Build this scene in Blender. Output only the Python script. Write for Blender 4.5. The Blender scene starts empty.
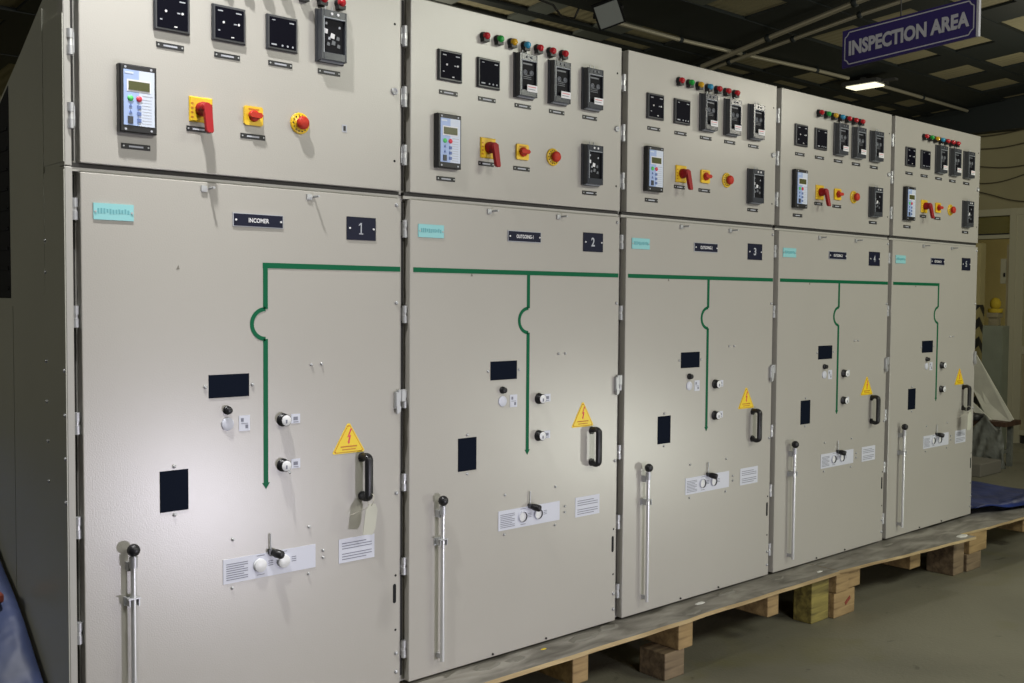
import bpy, math, random
from mathutils import Vector, Matrix
random.seed(7)
C = bpy.context.scene.collection
PI = math.pi

# ------------------------------------------------------------------ materials
def mat(name, col, rough=0.5, metal=0.0, bump=0.0, bscale=200.0, var=0.0, vscale=6.0, coat=0.0, emit=None, estr=0.0, bdist=0.002, spec=0.5, alpha_t=0.0):
    m = bpy.data.materials.new(name); m.use_nodes = True
    nt = m.node_tree; b = nt.nodes['Principled BSDF']
    b.inputs['Base Color'].default_value = (*col, 1)
    b.inputs['Roughness'].default_value = rough
    b.inputs['Metallic'].default_value = metal
    b.inputs['Coat Weight'].default_value = coat
    b.inputs['Specular IOR Level'].default_value = spec
    b.inputs['Transmission Weight'].default_value = alpha_t
    if emit:
        b.inputs['Emission Color'].default_value = (*emit, 1); b.inputs['Emission Strength'].default_value = estr
    if bump or var:
        tc = nt.nodes.new('ShaderNodeTexCoord')
    if bump:
        n = nt.nodes.new('ShaderNodeTexNoise'); n.inputs['Scale'].default_value = bscale; n.inputs['Detail'].default_value = 2
        nt.links.new(tc.outputs['Object'], n.inputs['Vector'])
        bp = nt.nodes.new('ShaderNodeBump'); bp.inputs['Strength'].default_value = bump; bp.inputs['Distance'].default_value = bdist
        nt.links.new(n.outputs['Fac'], bp.inputs['Height']); nt.links.new(bp.outputs['Normal'], b.inputs['Normal'])
    if var:
        n = nt.nodes.new('ShaderNodeTexNoise'); n.inputs['Scale'].default_value = vscale; n.inputs['Detail'].default_value = 6
        nt.links.new(tc.outputs['Object'], n.inputs['Vector'])
        r = nt.nodes.new('ShaderNodeValToRGB')
        r.color_ramp.elements[0].position = 0.3; r.color_ramp.elements[1].position = 0.7
        r.color_ramp.elements[0].color = (*[c * (1 - var) for c in col], 1)
        r.color_ramp.elements[1].color = (*[min(1, c * (1 + var)) for c in col], 1)
        nt.links.new(n.outputs['Fac'], r.inputs['Fac']); nt.links.new(r.outputs['Color'], b.inputs['Base Color'])
    return m

M = {}
M['paint'] = mat('beige_grey_powder_coat', (.435, .418, .378), .31, bump=1.0, bscale=270, var=.015, vscale=3, bdist=.00032, spec=.85)
M['paint2'] = mat('frame_powder_coat', (.42, .41, .375), .45, bump=.2, bscale=230, bdist=.001)
M['sidepaint'] = mat('side_powder_coat', (.43, .43, .37), .32, bump=.05, bscale=40, var=.05, vscale=2, bdist=.001)
M['black'] = mat('black_plastic', (.012, .012, .014), .4)
M['matteblack'] = mat('matte_black', (.006, .006, .007), .9)
M['bezel'] = mat('dark_grey_bezel', (.05, .052, .058), .35)
M['screen'] = mat('dark_glass_screen', (.004, .004, .009), .5, spec=.05)
M['window'] = mat('dark_viewing_glass', (.006, .009, .018), .6, spec=.03)
M['navy'] = mat('dark_navy_engraved_plate', (.010, .012, .030), .45, spec=.2)
M['white'] = mat('white_print', (.78, .78, .8), .5)
M['label'] = mat('pale_label', (.62, .64, .72), .42)
M['print'] = mat('grey_label_print', (.2, .21, .26), .6)
M['lightgrey'] = mat('light_grey_engraving', (.45, .47, .52), .5)
M['teal'] = mat('pale_teal_plate', (.28, .60, .62), .4)
M['tealprint'] = mat('teal_print', (.13, .38, .42), .5)
M['yellow'] = mat('yellow_plastic', (.80, .52, .02), .4)
M['yellow2'] = mat('yellow_sticker', (.85, .62, .02), .4)
M['amberline'] = mat('orange_outline', (.55, .2, .01), .5)
M['red'] = mat('red_plastic', (.31, .009, .012), .45, spec=.3)
M['estop'] = mat('orange_red_button', (.50, .035, .018), .5, spec=.25)
M['green'] = mat('green_mimic_tape', (.002, .115, .048), .5, spec=.15)
M['zinc'] = mat('zinc_plated_steel', (.50, .51, .52), .42, metal=.5)
M['chrome'] = mat('bright_steel_tube', (.72, .73, .73), .33, metal=.6)
M['plasticwhite'] = mat('white_cap', (.78, .79, .8), .35)
M['bluepanel'] = mat('pale_blue_keypad', (.36, .47, .74), .4)
M['palepanel'] = mat('white_keypad', (.62, .68, .80), .4)
M['lcd'] = mat('olive_lcd', (.085, .09, .03), .25)
M['kgreen'] = mat('green_key', (.1, .6, .15), .5)
M['kred'] = mat('red_key', (.7, .05, .08), .5)
M['kblue'] = mat('blue_key', (.12, .18, .4), .5)
M['clear'] = mat('smoked_relay_cover', (.055, .060, .070), .22, spec=.5)
M['edgeglint'] = mat('painted_edge_glint', (.40, .43, .47), .3)  # pale colour painting the light caught on the relay cover edges
M['relayface'] = mat('relay_faceplate', (.010, .010, .013), .5, spec=.1)
M['relaydetail'] = mat('relay_grey_detail', (.14, .15, .17), .4)
for n, c in dict(lred=(.55, .02, .03), lgreen=(.02, .38, .06), lyellow=(.75, .42, .02), lblue=(.04, .32, .55)).items():
    M[n] = mat('lens_' + n[1:], c, .15, coat=.5)
M['tag'] = mat('paper_tag', (.52, .52, .44), .7)
M['string'] = mat('string', (.5, .48, .4), .8)
M['rubber'] = mat('rubber_seal', (.03, .028, .025), .8)
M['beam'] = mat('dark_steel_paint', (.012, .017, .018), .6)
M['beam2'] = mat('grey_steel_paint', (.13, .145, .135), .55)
M['pipe'] = mat('galvanised_conduit', (.42, .39, .30), .45, metal=.3)
M['signblue'] = mat('sign_navy_blue', (.035, .022, .16), .4)
M['signedge'] = mat('sign_white_edge', (.55, .55, .62), .5)
M['signtext'] = mat('sign_text', (.55, .55, .62), .5)
M['fixture'] = mat('lamp_housing', (.05, .05, .05), .5)
M['lamp'] = mat('led_lens', (1, 1, .9), .5, emit=(.40, .38, .27), estr=3.2)
M['floodglass'] = mat('flood_glass', (.34, .36, .36), .35)
M['wall'] = mat('ochre_wall_paint', (.30, .27, .155), .8, var=.12, vscale=1.5)
M['wall2'] = mat('inner_wall_paint', (.42, .36, .17), .8, var=.1, vscale=1.5)
M['framepaint'] = mat('cream_door_frame', (.40, .38, .27), .6)
M['board'] = mat('tan_board', (.30, .26, .16), .7, var=.1)
def pane():
    m = bpy.data.materials.new('dusty_clear_pane'); m.use_nodes = True; nt = m.node_tree
    t = nt.nodes.new('ShaderNodeBsdfTransparent'); t.inputs[0].default_value = (.75, .78, .68, 1); mx = nt.nodes.new('ShaderNodeMixShader'); mx.inputs[0].default_value = .12
    g = nt.nodes['Principled BSDF']; g.inputs['Roughness'].default_value = .2; g.inputs['Base Color'].default_value = (.2, .2, .16, 1)
    nt.links.new(t.outputs[0], mx.inputs[1]); nt.links.new(g.outputs[0], mx.inputs[2]); nt.links.new(mx.outputs[0], nt.nodes['Material Output'].inputs[0]); return m
M['glass'] = pane()
M['bluetarp'] = mat('blue_tarpaulin', (.014, .032, .16), .45, bump=.5, bscale=9, var=.35, vscale=5, bdist=.03)
M['bluetarp2'] = mat('pale_blue_tarpaulin', (.05, .068, .15), .5, bump=.5, bscale=9, var=.4, vscale=4, bdist=.03)
M['sheetmetal'] = mat('bare_sheet_metal', (.85, .85, .74), .4, metal=.1, var=.15, vscale=5)
M['rust'] = mat('rusty_steel', (.07, .035, .02), .7, var=.4, vscale=12)
M['greyplastic'] = mat('dusty_polythene', (.17, .18, .16), .5, bump=.6, bscale=10, var=.3, vscale=6, bdist=.03)
M['cupboard'] = mat('grey_green_steel', (.19, .21, .16), .5, var=.1)
M['ochre'] = mat('dull_yellow_cloth', (.50, .36, .02), .8)
M['walldark'] = mat('grimy_cable', (.07, .06, .035), .8)
M['cable'] = mat('black_cable', (.015, .014, .012), .6)
M['redbrown'] = mat('red_brown_paint', (.22, .04, .02), .6)
M['pipewhite'] = mat('scrap_paper', (.7, .7, .66), .7)
M['debris'] = mat('grey_debris', (.2, .19, .16), .9)

def wood(name, a, b, sc=(2.0, 22, 22)):
    m = bpy.data.materials.new(name); m.use_nodes = True; nt = m.node_tree; bs = nt.nodes['Principled BSDF']
    tc = nt.nodes.new('ShaderNodeTexCoord'); mp = nt.nodes.new('ShaderNodeMapping'); mp.inputs['Scale'].default_value = sc
    n = nt.nodes.new('ShaderNodeTexNoise'); n.inputs['Scale'].default_value = 1.6; n.inputs['Detail'].default_value = 8; n.inputs['Distortion'].default_value = .6
    r = nt.nodes.new('ShaderNodeValToRGB'); r.color_ramp.elements[0].position = .32; r.color_ramp.elements[1].position = .68
    r.color_ramp.elements[0].color = (*a, 1); r.color_ramp.elements[1].color = (*b, 1)
    nt.links.new(tc.outputs['Object'], mp.inputs['Vector']); nt.links.new(mp.outputs['Vector'], n.inputs['Vector'])
    nt.links.new(n.outputs['Fac'], r.inputs['Fac']); nt.links.new(r.outputs['Color'], bs.inputs['Base Color'])
    bp = nt.nodes.new('ShaderNodeBump'); bp.inputs['Strength'].default_value = .4; bp.inputs['Distance'].default_value = .004
    nt.links.new(n.outputs['Fac'], bp.inputs['Height']); nt.links.new(bp.outputs['Normal'], bs.inputs['Normal'])
    bs.inputs['Roughness'].default_value = .75
    return m
M['plytop'] = wood('dusty_plywood_face', (.13, .12, .10), (.36, .34, .30), (3, 9, 9))
M['plyedge'] = wood('plywood_edge', (.30, .21, .10), (.52, .40, .21))
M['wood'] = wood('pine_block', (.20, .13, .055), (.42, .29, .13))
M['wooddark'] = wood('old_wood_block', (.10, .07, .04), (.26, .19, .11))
M['woodyellow'] = wood('yellow_stained_block', (.10, .08, .02), (.34, .28, .07))

def concrete():
    m = bpy.data.materials.new('worn_concrete'); m.use_nodes = True; nt = m.node_tree; bs = nt.nodes['Principled BSDF']
    tc = nt.nodes.new('ShaderNodeTexCoord')
    def noise(s, d, dist=0):
        n = nt.nodes.new('ShaderNodeTexNoise'); n.inputs['Scale'].default_value = s; n.inputs['Detail'].default_value = d; n.inputs['Distortion'].default_value = dist
        nt.links.new(tc.outputs['Object'], n.inputs['Vector']); return n
    def ramp(src, p0, c0, p1, c1):
        r = nt.nodes.new('ShaderNodeValToRGB'); r.color_ramp.elements[0].position = p0; r.color_ramp.elements[1].position = p1
        r.color_ramp.elements[0].color = (*c0, 1); r.color_ramp.elements[1].color = (*c1, 1); nt.links.new(src.outputs['Fac'], r.inputs['Fac']); return r
    a = ramp(noise(.9, 7, .4), .3, (.13, .125, .09), .7, (.235, .225, .165))
    b = ramp(noise(7, 4, 1.2), .66, (1, 1, 1), .74, (.30, .30, .28))
    c = ramp(noise(2.2, 3, .6), .62, (0, 0, 0), .8, (1, 1, 1))
    mx = nt.nodes.new('ShaderNodeMix'); mx.data_type = 'RGBA'; mx.blend_type = 'MULTIPLY'; mx.inputs[0].default_value = .7
    nt.links.new(a.outputs['Color'], mx.inputs[6]); nt.links.new(b.outputs['Color'], mx.inputs[7])
    mx2 = nt.nodes.new('ShaderNodeMix'); mx2.data_type = 'RGBA'; mx2.inputs[7].default_value = (.16, .15, .045, 1)
    mt = nt.nodes.new('ShaderNodeMath'); mt.operation = 'MULTIPLY'; mt.inputs[1].default_value = .5
    nt.links.new(c.outputs['Color'], mt.inputs[0]); nt.links.new(mt.outputs[0], mx2.inputs[0])
    nt.links.new(mx.outputs[2], mx2.inputs[6]); nt.links.new(mx2.outputs[2], bs.inputs['Base Color'])
    bs.inputs['Roughness'].default_value = .6
    n = noise(60, 4); bp = nt.nodes.new('ShaderNodeBump'); bp.inputs['Strength'].default_value = .25; bp.inputs['Distance'].default_value = .004
    nt.links.new(n.outputs['Fac'], bp.inputs['Height']); nt.links.new(bp.outputs['Normal'], bs.inputs['Normal'])
    return m
M['concrete'] = concrete()
def hazard():
    m = bpy.data.materials.new('hazard_stripes'); m.use_nodes = True; nt = m.node_tree; bs = nt.nodes['Principled BSDF']
    tc = nt.nodes.new('ShaderNodeTexCoord'); w = nt.nodes.new('ShaderNodeTexWave'); w.wave_type = 'BANDS'; w.bands_direction = 'DIAGONAL'; w.inputs['Scale'].default_value = 3.2
    r = nt.nodes.new('ShaderNodeValToRGB'); r.color_ramp.interpolation = 'CONSTANT'; r.color_ramp.elements[1].position = .5
    r.color_ramp.elements[0].color = (.015, .015, .015, 1); r.color_ramp.elements[1].color = (.33, .28, .12, 1)
    nt.links.new(tc.outputs['Object'], w.inputs['Vector']); nt.links.new(w.outputs['Fac'], r.inputs['Fac']); nt.links.new(r.outputs['Color'], bs.inputs['Base Color'])
    return m
M['hazard'] = hazard()
def corrugated():
    m = mat('ochre_roof_sheet', (.29, .26, .16), .7, var=.12, vscale=1.2)
    nt = m.node_tree; bs = nt.nodes['Principled BSDF']; tc = nt.nodes.new('ShaderNodeTexCoord')
    w = nt.nodes.new('ShaderNodeTexWave'); w.inputs['Scale'].default_value = 4.2; w.bands_direction = 'X'
    nt.links.new(tc.outputs['Object'], w.inputs['Vector'])
    bp = nt.nodes.new('ShaderNodeBump'); bp.inputs['Strength'].default_value = .3; bp.inputs['Distance'].default_value = .02
    nt.links.new(w.outputs['Fac'], bp.inputs['Height']); nt.links.new(bp.outputs['Normal'], bs.inputs['Normal'])
    return m
M['sheet'] = corrugated()

# ------------------------------------------------------------------ mesh builder
_fontcache = {}
def text_geo(s, off=.022):
    if s not in _fontcache:
        cu = bpy.data.curves.new('t', 'FONT'); cu.body = s; cu.align_x = 'CENTER'; cu.align_y = 'CENTER'; cu.resolution_u = 3; cu.offset = .045 if s == 'INSPECTION AREA' else .022
        o = bpy.data.objects.new('t', cu); C.objects.link(o)
        dg = bpy.context.evaluated_depsgraph_get(); dg.update()
        me = bpy.data.meshes.new_from_object(o.evaluated_get(dg))
        v = [tuple(p.co) for p in me.vertices]; f = [tuple(p.vertices) for p in me.polygons]
        xs = [p[0] for p in v]; ys = [p[1] for p in v]
        cx, cy = (min(xs) + max(xs)) / 2, (min(ys) + max(ys)) / 2
        w, h = max(xs) - min(xs), max(ys) - min(ys)
        v = [((p[0] - cx) / w, (p[1] - cy) / h) for p in v]
        _fontcache[s] = (v, f)
        C.objects.unlink(o); bpy.data.objects.remove(o); bpy.data.curves.remove(cu); bpy.data.meshes.remove(me)
    return _fontcache[s]

class MB:
    def __init__(s): s.v = []; s.f = []; s.mi = []; s.sm = []; s.mats = []
    def m(s, k):
        if k not in s.mats: s.mats.append(k)
        return s.mats.index(k)
    def add(s, vs, fs, k, smooth=False):
        o = len(s.v); s.v += [tuple(v) for v in vs]; i = s.m(k)
        for f in fs: s.f.append(tuple(o + a for a in f)); s.mi.append(i); s.sm.append(smooth)
        return s
    def box(s, x0, x1, y0, y1, z0, z1, k, b=0.0):
        if b <= 0:
            return s.add([(x, y, z) for x in (x0, x1) for y in (y0, y1) for z in (z0, z1)],
                  [(0, 1, 3, 2), (4, 6, 7, 5), (0, 4, 5, 1), (2, 3, 7, 6), (0, 2, 6, 4), (1, 5, 7, 3)], k)
        # chamfered towards -Y (front) edges
        vs = [(x0, y1, z0), (x1, y1, z0), (x1, y1, z1), (x0, y1, z1), (x0, y0 + b, z0), (x1, y0 + b, z0), (x1, y0 + b, z1), (x0, y0 + b, z1),
              (x0 + b, y0, z0 + b), (x1 - b, y0, z0 + b), (x1 - b, y0, z1 - b), (x0 + b, y0, z1 - b)]
        fs = [(0, 1, 2, 3)[::-1]]
        for i in range(4):
            j = (i + 1) % 4
            fs += [(i, j, 4 + j, 4 + i)[::-1], (4 + i, 4 + j, 8 + j, 8 + i)[::-1]]
        fs.append((8, 9, 10, 11))
        return s.add(vs, fs, k)
    def prism(s, pts, y0, y1, k):          # XZ polygon (counter clockwise seen from -Y) extruded in Y
        n = len(pts)
        vs = [(x, y0, z) for x, z in pts] + [(x, y1, z) for x, z in pts]
        fs = [tuple(range(n)), tuple(range(2 * n - 1, n - 1, -1))] + [(i + n, (i + 1) % n + n, (i + 1) % n, i) for i in range(n)]
        return s.add(vs, fs, k)
    def prismx(s, pts, x0, x1, k):         # YZ polygon extruded in X
        n = len(pts)
        vs = [(x0, y, z) for y, z in pts] + [(x1, y, z) for y, z in pts]
        fs = [tuple(range(n)), tuple(range(2 * n - 1, n - 1, -1))] + [(i + n, (i + 1) % n + n, (i + 1) % n, i) for i in range(n)]
        return s.add(vs, fs, k)
    def cyl(s, p0, p1, r0, k, r1=None, n=20, caps=True):
        r1 = r0 if r1 is None else r1
        p0, p1 = Vector(p0), Vector(p1); d = (p1 - p0).normalized()
        a = d.orthogonal().normalized(); b = d.cross(a)
        vs = [p0 + (a * math.cos(2 * PI * i / n) + b * math.sin(2 * PI * i / n)) * r0 for i in range(n)]
        vs += [p1 + (a * math.cos(2 * PI * i / n) + b * math.sin(2 * PI * i / n)) * r1 for i in range(n)]
        s.add(vs, [(i, (i + 1) % n, (i + 1) % n + n, i + n) for i in range(n)], k, True)
        if caps:
            s.add(vs[:n], [tuple(range(n - 1, -1, -1))], k); s.add(vs[n:], [tuple(range(n))], k)
        return s
    def lathe(s, c, axis, prof, k, n=20):   # prof: (distance along axis, radius)
        c = Vector(c); d = Vector(axis).normalized(); a = d.orthogonal().normalized(); b = d.cross(a)
        vs = []
        for t, r in prof:
            vs += [c + d * t + (a * math.cos(2 * PI * i / n) + b * math.sin(2 * PI * i / n)) * r for i in range(n)]
        fs = [(j * n + i, j * n + (i + 1) % n, (j + 1) * n + (i + 1) % n, (j + 1) * n + i) for j in range(len(prof) - 1) for i in range(n)]
        return s.add(vs, fs, k, True)
    def ball(s, c, r, k, n=16, sc=(1, 1, 1)):
        m = n // 2; vs = []
        for j in range(m + 1):
            t = PI * j / m
            for i in range(n): vs.append((c[0] + sc[0] * r * math.sin(t) * math.cos(2 * PI * i / n), c[1] + sc[1] * r * math.sin(t) * math.sin(2 * PI * i / n), c[2] + sc[2] * r * math.cos(t)))
        return s.add(vs, [(j * n + i, (j + 1) * n + i, (j + 1) * n + (i + 1) % n, j * n + (i + 1) % n) for j in range(m) for i in range(n)], k, True)
    def tube(s, path, r, k, n=12, flat=1.0, up=None):
        P = [Vector(p) for p in path]; vs = []
        for i, p in enumerate(P):
            t = (P[min(i + 1, len(P) - 1)] - P[max(i - 1, 0)]).normalized()
            a = (Vector(up) if up else Vector((1, 0, 0))); a = (a - t * a.dot(t))
            a = a.normalized() if a.length > 1e-4 else t.orthogonal().normalized()
            b = t.cross(a)
            vs += [p + (a * math.cos(2 * PI * q / n) * flat + b * math.sin(2 * PI * q / n)) * r for q in range(n)]
        fs = [(j * n + i, j * n + (i + 1) % n, (j + 1) * n + (i + 1) % n, (j + 1) * n + i) for j in range(len(P) - 1) for i in range(n)]
        s.add(vs, fs, k, True); s.add(vs[:n], [tuple(range(n - 1, -1, -1))], k); s.add(vs[-n:], [tuple(range(n))], k)
        return s
    def text(s, t, cx, cz, y, w, h, k, fn=None):
        v, f = text_geo(t)
        fn = fn or (lambda a, b: (cx + a * w, y, cz + b * h))
        return s.add([fn(a, b) for a, b in v], f, k)
    def build(s, name, parent=None, loc=None, label=None, kind=None, cat=None, group=None, bev=0):
        me = bpy.data.meshes.new(name); me.from_pydata(s.v, [], s.f); me.validate(); 
        for k in s.mats: me.materials.append(M[k])
        if len(me.polygons) == len(s.f):
            me.polygons.foreach_set('material_index', s.mi); me.polygons.foreach_set('use_smooth', s.sm)
        me.update()
        o = bpy.data.objects.new(name, me); C.objects.link(o)
        if loc:                                   # put the origin there, keep the geometry where it is
            for v in me.vertices: v.co -= Vector(loc)
            o.location = loc
        if parent:
            o.parent = parent
        if bev:
            md = o.modifiers.new('bevel', 'BEVEL'); md.width = bev; md.segments = 2; md.limit_method = 'ANGLE'
        for a, b in (('label', label), ('kind', kind), ('category', cat), ('group', group)):
            if b: o[a] = b
        return o

def empty(name, loc, label, cat, group=None):
    o = bpy.data.objects.new(name, None); C.objects.link(o); o.location = loc; o.empty_display_size = .1
    o['label'] = label; o['category'] = cat
    if group: o['group'] = group
    return o

# ------------------------------------------------------------------ the switchgear cubicles
def circle(cx, cz, r, n=20): return [(cx + r * math.cos(2 * PI * i / n), cz + r * math.sin(2 * PI * i / n)) for i in range(n)]

def hinge(par, x, z, h=.056, w=.007, c=.007):
    b = MB(); b.box(x - w - .001, x + w, c + .001, .036, z - h / 2, z + h / 2, 'zinc')
    b.cyl((x, c, z - h / 2 - .006), (x, c, z - h / 2 + .016), .0085, 'zinc', n=12)
    b.cyl((x, c, z - h / 2 + .016), (x, c, z + h / 2 - .016), .0065, 'chrome', n=12)
    b.cyl((x, c, z + h / 2 - .016), (x, c, z + h / 2 + .006), .0085, 'zinc', n=12)
    b.build('hinge', par, label='zinc-plated barrel hinge')
def bolt(par, x, z, r=.005, k='zinc', name='bolt', d=.006):
    MB().lathe((x, 0, z), (0, -1, 0), [(0, r), (d * .5, r), (d, r * .6), (d, .0001)], k, 10).build(name, par)
def hole(par, x, z, r=.004):
    MB().cyl((x, -.0004, z), (x, .002, z), r, 'matteblack', n=10).build('bolt_hole', par, label='small black drilled hole')
def nameplate(par, x, z, w=.074, h=.014):
    b = MB(); b.box(x - w / 2, x + w / 2, -.002, 0, z - h / 2, z + h / 2, 'black')
    b.box(x - w * .25, x + w * .25, -.0025, -.001, z - h * .16, z + h * .14, 'lightgrey')
    for s in (-1, 1): b.cyl((x + s * w * .43, -.0035, z), (x + s * w * .43, -.001, z), .0022, 'zinc', n=8)
    b.build('device_nameplate', par)
def meter(par, x, z, kind=0, w=.096):
    h = w / 2
    b = MB(); b.box(x - h, x + h, -.010, 0, z - h, z + h, 'bezel', .003)
    m = b.build('power_meter', par, label='square panel meter with a dark screen')
    b = MB(); b.box(x - h + .007, x + h - .007, -.0112, -.009, z - h + .007, z + h - .007, 'screen')
    q = 'white'
    if kind == 0:
        b.cyl((x - .018, -.0125, z + .002), (x - .018, -.011, z + .002), .0032, q, n=10)
        b.cyl((x + .026, -.0125, z + .002), (x + .026, -.011, z + .002), .0032, q, n=10); b.box(x + .012, x + .02, -.012, -.011, z + .000, z + .003, 'lightgrey')
        b.box(x + .004, x + .012, -.012, -.011, z - .036, z - .033, q)
        b.box(x - .034, x - .02, -.012, -.011, z + .03, z + .033, 'lightgrey'); b.box(x + .018, x + .034, -.012, -.011, z + .03, z + .033, 'lightgrey')
        b.box(x - .034, x - .028, -.012, -.011, z - .022, z - .019, 'lightgrey')
    else:
        b.box(x - .034, x - .024, -.012, -.011, z + .032, z + .034, 'lightgrey'); b.box(x + .02, x + .034, -.012, -.011, z + .030, z + .033, 'lightgrey')
        b.box(x - .036, x - .020, -.012, -.011, z - .036, z - .032, 'lightgrey')
        for dx in (-.002, .014, .030): b.cyl((x + dx, -.0125, z - .034), (x + dx, -.011, z - .034), .0028, 'lightgrey', n=10)
    b.build('meter_screen', m)
    nameplate(par, x - .003, z - .084)
def lamp(par, x, z, k):
    b = MB(); b.lathe((x, 0, z), (0, -1, 0), [(0, .0155), (.006, .0155), (.010, .0125), (.014, .0125)], 'black', 18)
    b.prism([(x - .0125, z - .007), (x - .0115, z - .0185), (x + .0115, z - .0185), (x + .0125, z - .007)], -.020, 0, 'black')
    o = b.build('indicator_lamp', par, label=dict(lred='red', lgreen='green', lyellow='yellow', lblue='blue')[k] + ' indicator lamp')
    MB().lathe((x, 0, z), (0, -1, 0), [(.010, .0122), (.020, .0120), (.026, .0095), (.030, .005), (.031, .0001)], k, 18).build('lamp_lens', o, label=dict(lred='red', lgreen='green', lyellow='yellow', lblue='blue')[k] + ' domed lens')
def relay(par, x0, x1, z0, z1, kind):
    b = MB(); d = .030; w = x1 - x0
    b.box(x0, x1, -.007, 0, z0, z1, 'bezel', .002)
    b.box(x0 + .004, x1 - .004, -.018, -.006, z0 + .003, z1 - .003, 'clear', .002)
    # frame of the deep cover, with an open front
    b.box(x0 + .004, x0 + .013, -d, -.017, z0 + .004, z1 - .004, 'clear', .0015); b.box(x1 - .011, x1 - .004, -d, -.017, z0 + .004, z1 - .004, 'clear', .0015)
    b.box(x0 + .012, x1 - .010, -d, -.017, z1 - .026, z1 - .004, 'clear', .0015); b.box(x0 + .012, x1 - .010, -d, -.017, z0 + .004, z0 + .026, 'clear', .0015)
    b.box(x0 + .0115, x0 + .0135, -d - .0006, -.02, z0 + .024, z1 - .024, 'edgeglint'); b.box(x0 + .0115, x1 - .0105, -d - .0006, -.02, z1 - .0275, z1 - .0255, 'edgeglint'); b.box(x0 + .010, x1 - .008, -.0185, -.006, z0 + .0015, z0 + .004, 'edgeglint')  # thin pale strips stand in for glints along the cover
    o = b.build('protection_relay', par, label='dark relay case under a smoked cover')
    xa, xb, za, zb = x0 + .014, x1 - .012, z0 + .027, z1 - .027
    f = MB(); f.box(xa - .001, xb + .001, -.022, -.017, za - .001, zb + .001, 'relayface')
    if kind == 'flag':
        rnd = random.Random(3)
        for (u, v, a, c) in ((.15, .85, .06, 'lightgrey'), (.8, .78, .06, 'lightgrey'), (.12, .62, .13, 'white'), (.45, .5, .14, 'white'), (.3, .42, .07, 'lightgrey'), (.72, .45, .1, 'relaydetail'), (.5, .3, .12, 'relaydetail'), (.25, .25, .09, 'relaydetail'), (.75, .22, .1, 'relaydetail')):
            cx = xa + u * (xb - xa); cz = za + v * (zb - za); r = a * (xb - xa) * .8
            f.prism([(cx - r, cz - r * .8), (cx + r * .8, cz - r), (cx + r, cz + r * .7), (cx - r * .5, cz + r * 1.1)], -.0235, -.021, c)
    else:
        f.box(xa + .01, xb - .012, -.0232, -.0215, zb - .012, zb - .007, 'relaydetail')
        for u in (.3, .75): f.lathe((xa + u * (xb - xa), -.022, za + .6 * (zb - za)), (0, -1, 0), [(0, .009), (.003, .009), (.003, .006), (.0015, .006), (.0015, .0001)], 'relaydetail', 14)
        for i in range(3): f.box(xa + .012, xb - .016, -.0232, -.0215, za + .036 + i * .006, za + .038 + i * .006, 'relaydetail')
    f.build('relay_faceplate', o)
    if kind != 'flag':
        MB().box(xb - .042, xb + .004, -.0325, -.0305, z0 + .020, z0 + .043, 'white').build('relay_sticker', o, label='white paper sticker')
        s = MB(); s.box(xb - .038, xb - .002, -.0329, -.0320, z0 + .035, z0 + .037, 'kred'); s.box(xb - .038, xb - .006, -.0329, -.0320, z0 + .027, z0 + .029, 'print'); s.build('sticker_print', o)
    t = MB()
    for u in (.22, .45):
        t.cyl((x0 + u * w, -.024, z1 - .005), (x0 + u * w, -.024, z1 + .006), .002, 'zinc', n=8)
    for u in (.4, .62): t.cyl((x0 + u * w, -.033, z1 - .015), (x0 + u * w, -.029, z1 - .015), .004, 'white' if kind == 'flag' else 'relaydetail', n=10)
    t.build('cover_screw', o)
    nameplate(par, (x0 + x1) / 2 + .0, z0 - .025)
def numeric_relay(par, x0=.091, z0=1.632):
    x1, z1 = x0 + .095, z0 + .170
    b = MB(); b.box(x0, x1, -.022, 0, z0, z1, 'black', .003)
    for sx in (.014, .08):
        for sz in (.008, .162): b.cyl((x0 + sx, -.0235, z0 + sz), (x0 + sx, -.0215, z0 + sz), .003, 'lightgrey', n=8)
    o = b.build('numerical_relay', par, label='black protection relay with a pale blue keypad')
    b = MB(); b.box(x0 + .009, x0 + .048, -.0235, -.021, z0 + .018, z1 - .014, 'bluepanel')
    b.box(x0 + .048, x1 - .007, -.0235, -.021, z0 + .018, z1 - .014, 'palepanel')
    b.box(x0 + .012, x0 + .034, -.0242, -.023, z1 - .024, z1 - .019, 'palepanel')
    b.box(x0 + .017, x0 + .078, -.0242, -.023, z0 + .102, z0 + .132, 'white')
    b.box(x0 + .056, x0 + .083, -.0239, -.023, z0 + .093, z0 + .095, 'lightgrey')
    for i in range(9): b.box(x0 + .056, x0 + .080, -.0239, -.023, z0 + .024 + i * .0075, z0 + .0255 + i * .0075, 'lightgrey')
    b.build('keypad_panel', o)
    MB().box(x0 + .021, x0 + .075, -.0256, -.024, z0 + .106, z0 + .128, 'lcd').build('display', o, label='olive liquid crystal display')
    b = MB()
    b.lathe((x0 + .026, -.023, z0 + .085), (0, -1, 0), [(0, .0075), (.003, .007), (.003, .0001)], 'kgreen', 14)
    b.lathe((x0 + .048, -.023, z0 + .085), (0, -1, 0), [(0, .0075), (.003, .007), (.003, .0001)], 'kred', 14)
    for i in range(3): b.box(x0 + .043, x0 + .053, -.0255, -.023, z0 + .027 + i * .0165, z0 + .036 + i * .0165, 'kblue')
    for i in range(2): b.prism([(x0 + .022, z0 + .048 + i * .016), (x0 + .030, z0 + .048 + i * .016), (x0 + .026, z0 + .056 + i * .016)], -.0255, -.023, 'kblue')
    b.box(x0 + .019, x0 + .032, -.0262, -.023, z0 + .022, z0 + .040, 'bezel')
    b.build('keypad_button', o)
    nameplate(par, x0 + .048, z0 - .032)
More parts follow.
